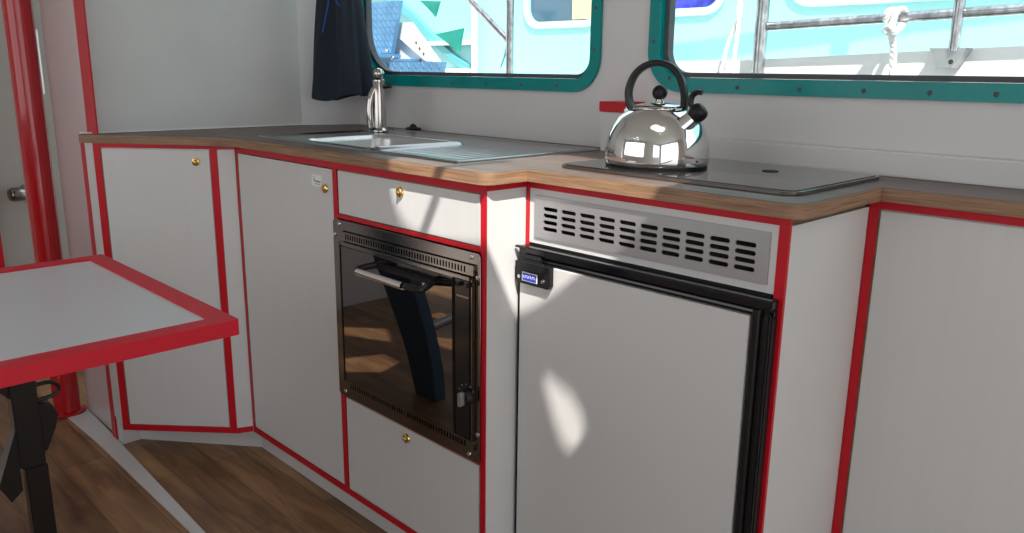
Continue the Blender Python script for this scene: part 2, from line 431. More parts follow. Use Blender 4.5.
# vertical joints in the edge
obj('joint', box(nb(), -1.9585, -1.957, .9022, .9062, ZU, ZC - .0006), M['edge_brown'], wt)
obj('joint', box(nb(), -.4938, -.4915, 1.2925, 1.2945, ZU, ZC - .0006), M['edge_brown'], wt)

# ------------------------------------------------------------------ cabinets
def push_lock(p, axis, parent):
    q = Vector(axis)
    o = obj('knob', lathe(nb(), [(.0095, 0), (.0105, .0012), (.0095, .004), (.0062, .0052), (.0050, .0040), (.0048, .0075), (.0030, .0095), (0, .0098)], p, 24, q), M['brass'], parent, label='brass push button knob')
    return o

# corner cabinet
A, B, C = Vector((-2.222, .690)), Vector((-1.987, .908)), Vector((-1.9700, .9455))
ux = (B - A).normalized(); un = Vector((ux.y, -ux.x)); LAB = (B - A).length
def ab(s, d, z):                       # along the face, out of the face, up
    p = A + ux * s + un * d; return (p.x, p.y, z)
def abox(bm, s0, s1, d0, d1, z0, z1, bev=0.):
    n0 = len(bm.verts); vs = [bm.verts.new(ab(s, d, z)) for s in (s0, s1) for d in (d0, d1) for z in (z0, z1)]
    for f in ((0, 1, 3, 2), (4, 6, 7, 5), (0, 4, 5, 1), (2, 3, 7, 6), (0, 2, 6, 4), (1, 5, 7, 3)): bm.faces.new([vs[i] for i in f])
    if bev: bmesh.ops.bevel(bm, geom=list({e for v in vs for e in v.link_edges}), offset=bev, segments=1, affect='EDGES')
    return bm
cc = thing('corner_cabinet', 'angled white corner cabinet with single red-edged door left of the sink', 'cabinet', (-2.1, .9, 0))
ia, ib, ic = A - un * .004, B - un * .004 , C + Vector((-.004, 0))
obj('body', prism(nb(), [tuple(ia), tuple(ib), tuple(ic), (-1.973, 1.30), (-2.2, 1.30), (-2.239, .70)], .078, .8592), M['white'], cc)
# side strip between door frame and sink cabinet
uc = (C - B).normalized(); uo = Vector((uc.y, -uc.x))
bm = nb(); prism(bm, [tuple(B - uo * .003), tuple(B), tuple(C), tuple(C - uo * .003)], .09, .848)
obj('side_panel', bm, M['white'], cc)
bm = nb()
abox(bm, 0, .018, -.006, .001, .090, .849); abox(bm, LAB - .019, LAB, -.006, .001, .090, .849)
abox(bm, 0, LAB, -.006, .001, .8492, .8592); abox(bm, 0, LAB, -.006, .0015, .074, .0898)
prism(bm, [tuple(B - uo * .004), tuple(B + uo * .001), tuple(C + uo * .001), tuple(C - uo * .004)], .074, .0898)
prism(bm, [tuple(B - uo * .004), tuple(B + uo * .001), tuple(C + uo * .001), tuple(C - uo * .004)], .8492, .8592)
obj('face_frame', bm, M['red'], cc, label='red lacquered face frame')
dr = obj('door', abox(nb(), .0215, LAB - .0215, -.004, .0002, .0935, .8455), M['door_white'], cc)
bm = nb(); abox(bm, .0182, .0212, -.005, -.0005, .0925, .847); obj('raw_edge', bm, M['edge_brown'], dr)
pk = ab(LAB * .825, .0002, .817)
push_lock(pk, (un.x, un.y, 0), dr)
obj('kickboard', prism(nb(), [(-2.352, .7065), (-2.0, .990), (-2.0, 1.01), (-2.352, .72)], .0004, .0735), M['white'], cc, label='pale recessed kickboard')

# cabinet with the tall door below the sink
def fbox(bm, x0, x1, y, z0, z1, dep=.006, front=.0, bev=0.):
    return box(bm, x0, x1, y - front, y + dep, z0, z1, bev)
sk = thing('sink_cabinet', 'white cabinet with one tall red-edged door left of the oven', 'cabinet', (-1.74, 1.15, 0))
obj('body', box(nb(), X0 + .0003, XD - .0003, YS + .0065, 1.40, .076, .70), M['white'], sk)
bm = nb(); fbox(bm, X0, X0 + .010, YS, .0885, .8420); fbox(bm, X0, XD, YS, .8420, .8592); fbox(bm, X0, XD, YS, .0735, .0885)
obj('face_frame', bm, M['red'], sk, label='red lacquered face frame')
dr = obj('door', box(nb(), X0 + .0135, XD - .0095, YS + .0006, YS + .006, .0915, .8392, .0006), M['door_white'], sk)
obj('raw_edge', box(nb(), X0 + .0102, X0 + .0132, YS + .001, YS + .006, .0895, .8405), M['edge_brown'], dr)
push_lock((-1.547, YS, .795), (0, -1, 0), dr)
lb = obj('sticker', box(nb(), -1.603, -1.562, YS + .0001, YS + .0005, .796, .822), M['paper'], dr, label='small white maker sticker')
bm = nb(); prism(bm, [(-1.594, .811), (-1.589, .811), (-1.586, .806), (-1.594, .806)][::-1], YS - .0002, YS + .0001, XZ)
prism(bm, [(-1.594, .811), (-1.5915, .811), (-1.5915, .818), (-1.594, .818)][::-1], YS - .0002, YS + .0001, XZ)
obj('print', bm, M['green_ink'], lb)
bm = nb()
for i in range(6): box(bm, -1.585 + i * .0033, -1.5828 + i * .0033, YS - .0002, YS + .0001, .8055, .8085 + (.0012 if i in (0, 3) else 0))
for i in range(7): box(bm, -1.590 + i * .0032, -1.588 + i * .0032, YS - .0002, YS + .0001, .8005, .8022)
obj('print', bm, M['ink'], lb)
obj('kickboard', box(nb(), -1.9995, XD, .985, 1.0, .0004, .0733), M['white'], sk, label='pale recessed kickboard')

# cabinet with the oven
oc = thing('oven_cabinet', 'white cabinet around the built-in oven with a drawer above', 'cabinet', (-1.27, 1.15, 0))
obj('body', box(nb(), XD + .0003, X1 - .0045, YS + .0455, 1.38, .076, .70), M['white'], oc)
obj('side_panel', box(nb(), X1 - .004, X1, YS + .0024, YF + .0, .0004, .8468), M['white'], oc)
bm = nb()
fbox(bm, XD + .0002, XD + .008, YS, .0885, .8420); fbox(bm, XD - .008, XD - .0002, YS, .0885, .8420)
fbox(bm, XD + .0002, X1, YS, .8420, .8592, .0022); fbox(bm, XD + .0002, X1, YS, .0735, .0885, .0022)
fbox(bm, X1 - .0135, X1 + .0002, YS - .0002, .0885, .8420, .0022)
fbox(bm, XD + .0082, X1 - .0137, YS, .7365, .7445); fbox(bm, XD + .0082, X1 - .0137, YS, .3225, .331)
box(bm, X1 - .003, X1 + .0008, YS + .0022, YF, .8468, .8592)
obj('face_frame', bm, M['red'], oc, label='red lacquered face frame')
dr = obj('drawer', box(nb(), XD + .0125, X1 - .0180, YS + .0004, YS + .006, .7475, .8392, .0006), M['door_white'], oc)
bm = nb(); box(bm, XD + .0122, X1 - .0165, YS + .003, YS + .006, .8395, .8418); box(bm, XD + .0122, X1 - .0165, YS + .003, YS + .006, .7448, .7473)
obj('raw_edge', bm, M['edge_brown'], dr)
push_lock((-1.274, YS, .818), (0, -1, 0), dr)
dr = obj('flap', box(nb(), XD + .0125, X1 - .0180, YS + .0006, YS + .006, .0915, .3195, .0006), M['door_white'], oc)
obj('raw_edge', box(nb(), XD + .0122, X1 - .0165, YS + .003, YS + .006, .3197, .3222), M['edge_brown'], dr)
push_lock((-1.268, YS, .299), (0, -1, 0), dr)
obj('kickboard', box(nb(), XD + .0002, X1 - .005, .985, 1.0, .0004, .0733), M['white'], oc, label='pale recessed kickboard')

# cabinet with the fridge
fc = thing('fridge_cabinet', 'white cabinet with ventilation grille around the fridge', 'cabinet', (-.77, 1.2, 0))
obj('side_panel', box(nb(), XF - .012, XF - .0004, YF + .0002, YR - .0005, .0004, .8462), M['white'], fc)
obj('batten', box(nb(), XF - .014, XF - .006, YF + .0062, YR - .001, .8464, .8592), M['edge_brown'], fc, label='raw wooden batten under the worktop')
bm = nb()
prism(bm, [(X1 + .0095, .7460), (XF - .0160, .7460), (XF - .0160, .8460), (X1 + .0095, .8460)], YF + .0008, YF + .006, XZ,
      holes=[[(-.990, .770), (-.553, .770), (-.553, .824), (-.990, .824)]])
obj('fascia', bm, M['door_white'], fc)
bm = nb()
fbox(bm, X1 + .001, X1 + .0090, YF, .0885, .8462); fbox(bm, XF - .0155, XF, YF, .0004, .8462, .006, .0004)
fbox(bm, X1 + .001, XF, YF, .8462, .8592)
obj('face_frame', bm, M['red'], fc, label='red lacquered face frame')
slots = [capsule(-.9635 + i * .04275, z, .0335, .0072) for i in range(10) for z in (.8125, .8005, .7885, .7765)]
g = obj('vent_grille', prism(nb(), rrect(-1.0025, -.5415, .758, .8345, .0015, 2), YF - .0022, YF + .0006, XZ, holes=slots), M['alu'], fc, label='brushed aluminium grille of four slot rows', bevel=.0)
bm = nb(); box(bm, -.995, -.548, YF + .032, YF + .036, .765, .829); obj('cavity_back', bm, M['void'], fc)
obj('back_panel', box(nb(), X1 + .002, XF - .014, YF + .31, YF + .32, .0004, .70), M['white'], fc)

# cabinet to the right
rc = thing('end_cabinet', 'plain white cabinet at the right edge of the photo with red left edge', 'cabinet', (0, 1.4, 0))
obj('body', box(nb(), XF, 1.19, YR + .0065, YW - .002, .0004, .8590), M['white'], rc)
bm = nb(); fbox(bm, XF + .0002, XF + .0150, YR, .0004, .8450); fbox(bm, XF + .0002, 1.19, YR, .8450, .8592)
obj('face_frame', bm, M['red'], rc, label='red lacquered face frame')
dr = obj('door', box(nb(), XF + .0185, .20, YR + .0008, YR + .006, .02, .8425, .0006), M['door_white'], rc)
obj('raw_edge', box(nb(), XF + .0152, XF + .0182, YR + .002, YR + .006, .015, .844), M['edge_brown'], dr)

# ------------------------------------------------------------------ oven
ov = thing('oven', 'built-in stainless steel oven with black glass door and bar handle', 'oven', (-1.276, YS, .328))
OX0, OX1, OZ0, OZ1 = -1.5155, -1.0365, .3265, .7345
def slot_row(z, h): return [rrect(x - .0021, x + .0021, z - h / 2, z + h / 2, .0019, 2) for x in [OX0 + .058 + i * .00855 for i in range(46)]]
bm = nb()
outer = [(OX0, OZ0 + .006), (OX0 + .006, OZ0), (OX1 - .006, OZ0), (OX1, OZ0 + .006), (OX1, OZ1 - .006), (OX1 - .006, OZ1), (OX0 + .006, OZ1), (OX0, OZ1 - .006)]
op = rrect(OX0 + .040, OX1 - .012, .3490, .7130, .001, 2)
prism(bm, outer, YS - .0045, YS - .0005, XZ, holes=[op])
obj('outer_frame', bm, M['steel'], ov, bevel=.0008)
obj('housing', box(nb(), OX0 + .020, OX1 - .006, YS - .0004, YS + .045, .335, .728), M['black'], ov)
bm = nb(); prism(bm, rrect(OX0 + .0405, OX1 - .0125, .6920, .7115, .001, 2), YS - .010, YS - .001, XZ, holes=slot_row(.7020, .0125))
obj('vent_strip', bm, M['steel'], ov, label='steel strip pierced by a row of upright slots')
bm = nb(); prism(bm, rrect(OX0 + .0405, OX1 - .0125, .3510, .3700, .001, 2), YS - .010, YS - .001, XZ, holes=slot_row(.3605, .0125))
obj('vent_strip', bm, M['steel'], ov, label='steel strip pierced by a row of upright slots')
od = obj('oven_door', box(nb(), OX0 + .044, OX1 - .062, YS - .016, YS - .001, .3725, .6835, .003), M['oven_glass'], ov, label='glossy black glass door')
bm = nb(); box(bm, OX0 + .0395, OX0 + .0435, YS - .018, YS - .001, .3715, .690, .001); box(bm, OX0 + .0435, OX1 - .0165, YS - .0165, YS - .001, .6840, .6905, .001)
obj('door_trim', bm, M['steel'], od)
obj('control_panel', box(nb(), OX1 - .0605, OX1 - .0175, YS - .014, YS - .001, .3725, .6835, .002), M['black_gloss'], ov)
bm = nb()
box(bm, OX1 - .0172, OX1 - .013, YS - .012, YS - .001, .3715, .690, .001)
obj('side_bar', bm, M['steel'], ov)
# handle: black brackets and a steel bar
hb = nb()
zh = .6560
bx0, bx1 = -1.352, -1.146
path = smooth_path([(bx0 + .012, YS - .015, zh + .006), (bx0 + .003, YS - .032, zh + .004), (bx0, YS - .052, zh), (bx0 + .014, YS - .058, zh), (bx0 + .03, YS - .058, zh)], 5)
tube(hb, path, .0068, 10)
path = smooth_path([(bx1 - .012, YS - .015, zh + .006), (bx1 - .003, YS - .032, zh + .004), (bx1, YS - .052, zh), (bx1 - .014, YS - .058, zh), (bx1 - .04, YS - .058, zh)], 5)
tube(hb, path, .0068, 10)
box(hb, bx0 + .004, bx1 - .004, YS - .020, YS - .0155, zh - .0005, zh + .014, .002)
hd = obj('handle', hb, M['black'], od)
hb = nb(); tube(hb, [(bx0 + .012, YS - .0605, zh - .001), (bx1 - .045, YS - .0605, zh - .001)], .0078, 14)
obj('bar', hb, M['chrome'], hd)
kb = nb(); lathe(kb, [(.017, 0), (.0165, .006), (.014, .010), (0, .0102)], (-1.062, YS - .014, .459), 28, (0, -1, 0))
kn = obj('knob', kb, M['black'], ov)
kb = nb(); prism(kb, rrect(-1.0670, -1.0575, .444, .472, .0045, 5), YS - .033, YS - .0235, XZ)
obj('grip', kb, M['knob_grey'], kn, bevel=.002, label='grey knob grip')
bm = nb()
for a in range(5):
    an = math.radians(40 + a * 28); box(bm, -1.062 + .024 * math.cos(an) - .0012, -1.062 + .024 * math.cos(an) + .0012, YS - .0146, YS - .0139, .459 + .024 * math.sin(an) - .0012, .459 + .024 * math.sin(an) + .0012)
obj('dial_mark', bm, M['alu'], ov)
bm = nb(); box(bm, -1.090, -1.058, YS - .0148, YS - .0139, .6495, .6525); obj('maker_mark', bm, M['alu'], ov)
bm = nb(); lathe(bm, [(.0045, 0), (.0045, .006), (0, .007)], (-1.080, YS - .014, .674), 12, (0, -1, 0)); lathe(bm, [(.0045, 0), (.0045, .006), (0, .007)], (-1.0545, YS - .014, .6755), 12, (0, -1, 0))
obj('button', bm, M['black'], ov)
for (sx, sz) in ((OX0 + .026, .7255), (OX1 - .024, .7255), (OX0 + .026, .3400), (OX1 - .030, .3385), (OX1 - .006, .690), (OX1 - .006, .385), (OX0 + .008, .70)):
    obj('screw', lathe(nb(), [(.0048, 0), (.0042, .0020), (0, .0028)], (sx, YS - .0045, sz), 14, (0, -1, 0)), M['chrome'], ov)

# ------------------------------------------------------------------ fridge
fr = thing('fridge', 'grey-fronted fridge in black frame under the ventilation grille', 'fridge', (-.78, YF, 0))
FX0, FX1, FD = -1.0215, -.5205, YF - .0225
obj('body', box(nb(), X1 + .012, XF - .0190, YF + .0005, YF + .30, .02, .7440), M['black'], fr)
bm = nb()
box(bm, FX0, FX1, FD, YF - .0006, .7275, .7420, .002)
box(bm, FX0, FX1, FD + .008, YF - .0006, .7150, .7273, .0015)
tube(bm, [(FX0 + .002, FD + .0075, .7205), (FX1 - .026, FD + .0075, .7205)], .0055, 10)
obj('top_rail', bm, M['black_gloss'], fr)
bm = nb()
box(bm, FX1 - .0320, FX1, FD + .006, YF - .0006, .02, .7148, .001)
tube(bm, [(FX1 - .023, FD + .006, .02), (FX1 - .023, FD + .006, .7255)], .0075, 14)
box(bm, FX1 - .010, FX1 - .0005, FD - .001, FD + .0058, .02, .7220, .002)
obj('hinge_post', bm, M['black'], fr)
fd = obj('fridge_door', box(nb(), FX0 + .0040, FX1 - .0325, FD, YF - .0006, .03, .7140, .001), M['fridge_door'], fr)
obj('door_edge', box(nb(), FX0, FX0 + .0037, FD - .0005, YF - .0006, .03, .7140, .0008), M['black'], fd)
# latch with label
LX0, LX1 = -1.0200, -.9330
bm = nb()
prism(bm, [(LX0, .684), (LX0 + .008, .676), (LX1 - .006, .676), (LX1, .682), (LX1, .716), (LX0, .716)], FD - .010, FD - .0006, XZ)
box(bm, LX0 + .014, LX1 - .010, FD - .017, FD - .0095, .7020, .7220, .003)
box(bm, LX0 - .003, LX0 + .022, FD - .010, FD - .001, .7400, .7440, .0015)
box(bm, LX0 + .010, LX0 + .062, FD - .010, FD - .001, .7165, .7300, .003)
la = obj('latch', bm, M['black'], fd, bevel=.001)
pl = obj('label_plate', box(nb(), -1.0010, -.9630, FD - .0112, FD - .0101, .6820, .6985, .0003), M['paper'], la, label='small blue and white maker label')
bm = nb(); box(bm, -.9990, -.9650, FD - .0116, FD - .0113, .6835, .6970); obj('label_print', bm, M['blue_label'], la)
bm = nb()
random.seed(3)
for i in range(7):
    xx = -.9965 + i * .0043
    box(bm, xx, xx + .0012, FD - .0119, FD - .0117, .6885, .6935); box(bm, xx, xx + .003, FD - .0119, FD - .0117, .6885 + (i % 2) * .0038, .6897 + (i % 2) * .0038)
obj('lettering', bm, M['paper'], la)
for sx in (-1.0090, -.9500):
    obj('screw', lathe(nb(), [(.0038, 0), (.0034, .0012), (0, .0018)], (sx, FD - .010, .688), 14, (0, -1, 0)), M['chrome'], la)

# ------------------------------------------------------------------ sink
sn = thing('sink', 'stainless steel sink with ribbed drainer set in the worktop', 'sink', (-1.54, 1.2, ZC))
SX0, SX1, SY0, SY1 = -1.925, -1.157, .987, 1.412
def sink_plate():
    bm = nb(); nx, ny = 192, 90
    bx0_, bx1_, by0_, by1_, br = -1.780, -1.466, 1.024, 1.272, .045
    def inhole(x, y, g=0.):
        dx = max(bx0_ + br - x, x - bx1_ + br, 0); dy = max(by0_ + br - y, y - by1_ + br, 0)
        return bx0_ < x < bx1_ and by0_ < y < by1_ and (dx * dx + dy * dy) < (br + g) ** 2
    def zf(x, y):
        e = min(x - SX0, SX1 - x, y - SY0, SY1 - y)
        z = .0018
        if e < .012: z = .0006 + .0042 * math.sin(PI * min(1, e / .012)) + .0012 * e / .012
        # drainer ribs
        if -1.405 < x < -1.185 and 1.02 < y < 1.375:
            f = min((x + 1.405) / .02, (-1.185 - x) / .02, 1)
            z += f * (.0008 * math.sin(y * 2 * PI / .030) - .0004)
        # raised ridge between bowl and drainer
        r = math.hypot((x + 1.448) / .014, max(0, abs(y - 1.13) - .11) / .02)
        if r < 1: z += .0075 * (1 - r * r)
        return ZC + z
    V = {}
    def vert(i, j):
        if (i, j) not in V:
            x = SX0 + (SX1 - SX0) * i / nx; y = SY0 + (SY1 - SY0) * j / ny
            V[i, j] = bm.verts.new((x, y, zf(x, y)))
        return V[i, j]
    for i in range(nx):
        for j in range(ny):
            x = SX0 + (SX1 - SX0) * (i + .5) / nx; y = SY0 + (SY1 - SY0) * (j + .5) / ny
            if not inhole(x, y): bm.faces.new((vert(i, j), vert(i + 1, j), vert(i + 1, j + 1), vert(i, j + 1)))
    return bm, (bx0_, bx1_, by0_, by1_, br)
bm, bw = sink_plate()
pt = obj('drainer', bm, M['steel_sink'], sn, sharp=60)
bm = nb()
def loop3(d, z, r): return [bm.verts.new((p[0], p[1], z)) for p in rrect(bw[0] + d, bw[1] - d, bw[2] + d, bw[3] - d, r, 8)]
Ls = [loop3(-.006, ZC + .0022, .047), loop3(-.002, ZC + .0035, .045), loop3(.001, ZC + .0015, .043), loop3(.004, ZC - .010, .042), loop3(.012, ZC - .125, .045), loop3(.020, ZC - .137, .045), loop3(.034, ZC - .142, .04)]
for a, b in zip(Ls, Ls[1:]):
    n = len(a)
    for i in range(n): bm.faces.new((a[i], a[(i + 1) % n], b[(i + 1) % n], b[i]))
bm.faces.new(Ls[-1])
bo = obj('bowl', bm, M['steel_brushed'], sn, sharp=60)
obj('drain', lathe(nb(), [(.034, 0), (.032, .002), (.022, .001), (.020, -.004), (0, -.004)], (-1.62, 1.15, ZC - .1405), 32), M['chrome'], bo)

# tap
tp = thing('tap', 'chrome mixer tap standing behind the sink bowl', 'tap', (-1.876, 1.311, ZC + .002))
tx, ty, tz = -1.868, 1.322, ZC + .0035
obj('base', lathe(nb(), [(.026, 0), (.026, .004), (.021, .007), (.018, .012), (0, .012)], (tx, ty, tz), 32), M['chrome_tap'], tp)
obj('column', lathe(nb(), [(.0190, .0), (.0185, .05), (.0175, .09), (.0165, .128), (.0172, .132), (.0172, .138), (.012, .140), (0, .140)], (tx, ty, tz), 32), M['chrome_tap'], tp)
obj('spout', tube(nb(), smooth_path([(tx, ty - .008, tz + .116), (tx - .004, ty - .014, tz + .110), (tx - .006, ty - .022, tz + .092), (tx - .007, ty - .027, tz + .065), (tx - .006, ty - .027, tz + .035), (tx - .005, ty - .025, tz + .012)], 5), .0095, 14), M['chrome_tap'], tp)
obj('cartridge_cap', lathe(nb(), [(.006, .140), (.0125, .144), (.0155, .152), (.0150, .160), (.010, .167), (0, .170)], (tx, ty, tz), 28), M['chrome_tap'], tp)
obj('lever', tube(nb(), smooth_path([(tx + .008, ty + .006, tz + .118), (tx + .022, ty + .012, tz + .120), (tx + .034, ty + .018, tz + .122)], 4), [.0045] * 8 + [.0032], 10), M['black'], tp, label='small black lever')
# plug
bm = nb(); lathe(bm, [(.021, 0), (.024, .005), (.020, .009), (.010, .011), (.009, .016), (0, .017)], (-1.868, 1.4375, ZC + .0005), 28)
t = thing('sink_plug', 'small black rubber sink plug lying behind the tap against the wall', 'plug', (-1.868, 1.437, ZC + .0005))
obj('disc', bm, M['black'], t)
obj('ring', tube(nb(), [(-1.868 + .008 * math.cos(a), 1.437, ZC + .013 + .006 * math.sin(a)) for a in [i * PI / 8 for i in range(-1, 10)]], .0016, 8), M['black'], t)

# ------------------------------------------------------------------ hob
hb_ = thing('hob', 'black glass hob with aluminium rim under the kettle', 'hob', (-.77, 1.25, ZC))
HX0, HX1, HY0, HY1 = -1.0, -.535, 1.092, 1.412
bm = nb(); rim_o = rrect(HX0, HX1, HY0, HY1, .030, 8); prism(bm, rim_o, ZC + .0004, ZC + .0062, XY, holes=[grow(rim_o, -.006)])
obj('rim', bm, M['steel'], hb_, bevel=.0018)
obj('glass_plate', prism(nb(), grow(rim_o, -.0064), ZC + .0006, ZC + .0075, XY), M['hob_glass'], hb_, bevel=.001)
bm = nb(); lathe(bm, [(.014, 0), (.0135, .0012), (0, .0014)], (-.685, 1.297, ZC + .0076), 28)
obj('lid_stop', bm, M['void'], hb_)

# ------------------------------------------------------------------ kettle
KC = Vector((-.867, 1.217, ZC + .0078)); az = Vector((.94, .34, 0)).normalized()
KS = 1.045
kt = thing('kettle', 'polished steel whistling kettle with black arched handle on the hob', 'kettle', KC)
def kp(s, z, t=0.): q = KC + az * (s * KS - .003) + Vector((-az.y, az.x, 0)) * t; return (q.x, q.y, q.z + z * KS)
obj('body', lathe(nb(), [(.083, .002), (.087, .0035), (.0885, .006), (.0888, .012), (.0885, .030), (.0870, .042), (.0835, .055), (.0770, .068), (.0690, .080), (.0590, .0885), (.0480, .0945), (.0460, .0960), (0, .0965)], KC, 72, None, KS), M['chrome'], kt, sharp=50)
obj('base_ring', lathe(nb(), [(.080, .0), (.0870, .0002), (.0875, .0026), (.080, .0032), (0, .0032)], KC, 64, None, KS), M['black'], kt, label='dark base ring')
ld = obj('lid', lathe(nb(), [(.0445, .0955), (.0450, .0985), (.0430, .1005), (.0300, .1040), (.0120, .1060), (0, .1062)], KC, 56, None, KS), M['chrome'], kt)
kn = obj('lid_knob', lathe(nb(), [(.0035, .112)] + [(.0130 * math.sin(a), .1225 - .0130 * math.cos(a)) for a in [PI * i / 14 for i in range(2, 14)]] + [(0, .1355)], KC, 28, None, KS), M['black'], ld, label='round black knob')
obj('collar', lathe(nb(), [(.0095, .1055), (.0085, .108), (.0060, .1085), (.0070, .1115), (0, .112)], KC, 24, None, KS), M['chrome'], ld)
hp = [(-.0440, .0930), (-.0520, .112), (-.0530, .132), (-.0430, .156), (-.0240, .1715), (.0, .1765), (.0240, .170), (.0400, .153), (.0490, .128), (.0505, .104), (.0455, .082)]
pts = smooth_path([kp(s * .94 - .0015, z * .972) for s, z in hp], 5)
bm = nb()
# flat band with a rounded rectangular section
side = Vector((-az.y, az.x, 0)); rings = []
for i, p in enumerate(pts):
    tt = (pts[min(i + 1, len(pts) - 1)] - pts[max(i - 1, 0)]).normalized(); nn = tt.cross(side)
    w = .0105; h = .0055 if 3 < i < len(pts) - 4 else .0062
    rings.append([bm.verts.new(p + side * a + nn * b) for a, b in rrect(-w, w, -h, h, .0035, 3)])
for a, b in zip(rings, rings[1:]):
    n = len(a)
    for j in range(n): bm.faces.new((a[j], a[(j + 1) % n], b[(j + 1) % n], b[j]))
bm.faces.new(rings[0][::-1]); bm.faces.new(rings[-1])
hd = obj('handle', bm, M['black'], kt, label='arched black handle')
for s, z in ((-.046, .090), (.046, .086)):
    obj('bracket', box(nb(), *[v for a, b in zip(kp(s, z), (.011, .010, .007)) for v in (a - b, a + b)], .003), M['chrome'], kt)
sp = obj('spout', tube(nb(), [kp(.032, .048, -.045), kp(.046, .062, -.042), kp(.060, .075, -.037), kp(.068, .0825, -.034), kp(.070, .0845, -.034)], [.0215, .0185, .0150, .0140, .0150], 28), M['chrome'], kt)
tip = Vector(kp(.0775, .0925, -.033))
wc = obj('whistle_cap', lathe(nb(), [(.0115, -.012), (.0150, -.008), (.0162, .0), (.0148, .008), (.0105, .0125), (0, .0140)], tip, 28, tuple((az + Vector((0, 0, .95))).normalized())), M['black'], sp, label='black whistle cap')
obj('lever', tube(nb(), smooth_path([kp(.074, .099, -.033), kp(.066, .104, -.033), kp(.0645, .113, -.033), kp(.0675, .121, -.033), kp(.075, .1255, -.033), kp(.082, .1250, -.033)], 4), .0070, 10, ry=.0050), M['black'], sp, label='black curved lever')

# ------------------------------------------------------------------ jacket
def jacket():
    bm = nb(); n = 96; m = 40; grid = []
    c0 = Vector((-2.090, 1.348)); dx = Vector((.93, .37)).normalized(); dy = Vector((-dx.y, dx.x))
    for k in range(m + 1):
        t = k / m; z = .974 + t * .45
        wx = .100 - .068 * t ** 1.05 - .0 * max(0, (t - .78) / .22) ** 1.6; wy = .045 - .010 * t - .02 * max(0, (t - .8) / .2) ** 2
        row = []
        for j in range(n):
            a = 2 * PI * j / n
            f = 1 + .26 * (1 - .4 * t) * math.sin(5 * a + 1.5 * t) + .12 * math.sin(9 * a - 2.2 * t + 1) + .05 * math.sin(3 * a + 4 * t)
            ex = math.copysign(abs(math.cos(a)) ** .8, math.cos(a)); ey = math.copysign(abs(math.sin(a)) ** .8, math.sin(a))
            p = c0 + dx * (wx * ex * (1 + .35 * (f - 1)) + .010 * (t - .3)) + dy * (wy * ey * f)
            hem = (1 - t) ** 6
            zz = z + hem * (.004 * math.sin(5 * a) - .014 * math.exp(-((math.cos(a) + .30) / .38) ** 2) + .004 * math.cos(a))
            row.append(bm.verts.new((p.x, p.y, zz)))
        grid.append(row)
    for k in range(m):
        for j in range(n): bm.faces.new((grid[k][j], grid[k][(j + 1) % n], grid[k + 1][(j + 1) % n], grid[k + 1][j]))
    # turned-in hem so that the bottom has thickness
    ins = [bm.verts.new(((v.co.x - c0.x) * .90 + c0.x, (v.co.y - c0.y) * .85 + c0.y, v.co.z + .012)) for v in grid[0]]
    for j in range(n): bm.faces.new((grid[0][(j + 1) % n], grid[0][j], ins[j], ins[(j + 1) % n]))
    bm.faces.new(ins); bm.faces.new(grid[-1])
    return bm, c0, dx, dy
bm, jc, jdx, jdy = jacket()
jk = thing('jacket', 'dark navy jacket hanging in the corner beside the sink window', 'jacket', (jc.x, jc.y, .95))
obj('cloth', bm, M['navy'], jk, sharp=80)
def jp(s, d, z): q = jc + jdx * s - jdy * d; return (q.x, q.y, z)
obj('cord', tube(nb(), smooth_path([jp(-0.004, .046, 1.40), jp(0.004, .047, 1.30), jp(0.002, .050, 1.24), jp(-0.008, .054, 1.19), jp(-0.019, .057, 1.150)], 5), .0016, 8), M['cord'], jk, label='thin bright blue drawcord')
obj('cord', tube(nb(), smooth_path([jp(0.004, .047, 1.31), jp(0.016, .048, 1.255), jp(0.030, .050, 1.230), jp(0.040, .052, 1.222)], 5), .0016, 8), M['cord'], jk, label='thin bright blue drawcord')
obj('loop', tube(nb(), [jp(0, -.045 , 1.40), jp(0, -.055, 1.46), jp(0, -.045, 1.43)], .003, 8), M['navy'], jk)
bm = nb(); tube(bm, smooth_path([(-2.16, 1.470, 1.475), (-2.152, 1.43, 1.465), (-2.148, 1.408, 1.45), (-2.15, 1.398, 1.475)], 4), .004, 10)
tag(obj('coat_hook', bm, M['chrome']), 'small metal hook holding the navy jacket', 'hook')

# ------------------------------------------------------------------ pole
po = thing('pole', 'glossy red round pole with floor flange beside the passage', 'pole', (-2.632, .662, 0))
obj('tube', tube(nb(), [(-2.632, .662, .006), (-2.632, .662, CEIL - .001)], .0375, 40), M['red_pole'], po)
obj('flange', lathe(nb(), [(.052, .0045), (.052, .009), (.046, .012), (.038, .013), (0, .013)], (-2.632, .662, 0), 40), M['red_pole'], po)

# ------------------------------------------------------------------ table
TX0, TX1, TY0, TY1, TZ = -1.630, -1.066, -.55, .502, .700
tb = thing('table', 'pale table with raised red lipping on a black folding leg', 'table', ((TX0 + TX1) / 2, 0, .0))
obj('tabletop', box(nb(), TX0 + .010, TX1 - .010, TY0 + .010, TY1 - .010, TZ - .0225, TZ - .003), M['grey_top'], tb)
o_ = rrect(TX0, TX1, TY0, TY1, .004, 3)
bm = nb(); prism(bm, o_, TZ - .0235, TZ, XY, holes=[[(TX0 + .032, TY0 + .032), (TX1 - .032, TY0 + .032), (TX1 - .032, TY1 - .032), (TX0 + .032, TY1 - .032)]])
obj('lipping', bm, M['red_table'], tb, bevel=.004, label='raised red edge lipping')
LXc, LYc = -1.372, .284
bm = nb(); box(bm, LXc - .0155, LXc + .0155, LYc - .018, LYc + .018, .435, TZ - .030, .002); box(bm, LXc - .09, LXc + .09, LYc - .16, LYc + .04, TZ - .030, TZ - .0240, .002)
prism(bm, [(LYc - .018, TZ - .031), (LYc - .12, TZ - .031), (LYc - .018, TZ - .15)], LXc - .004, LXc + .004, YZ)
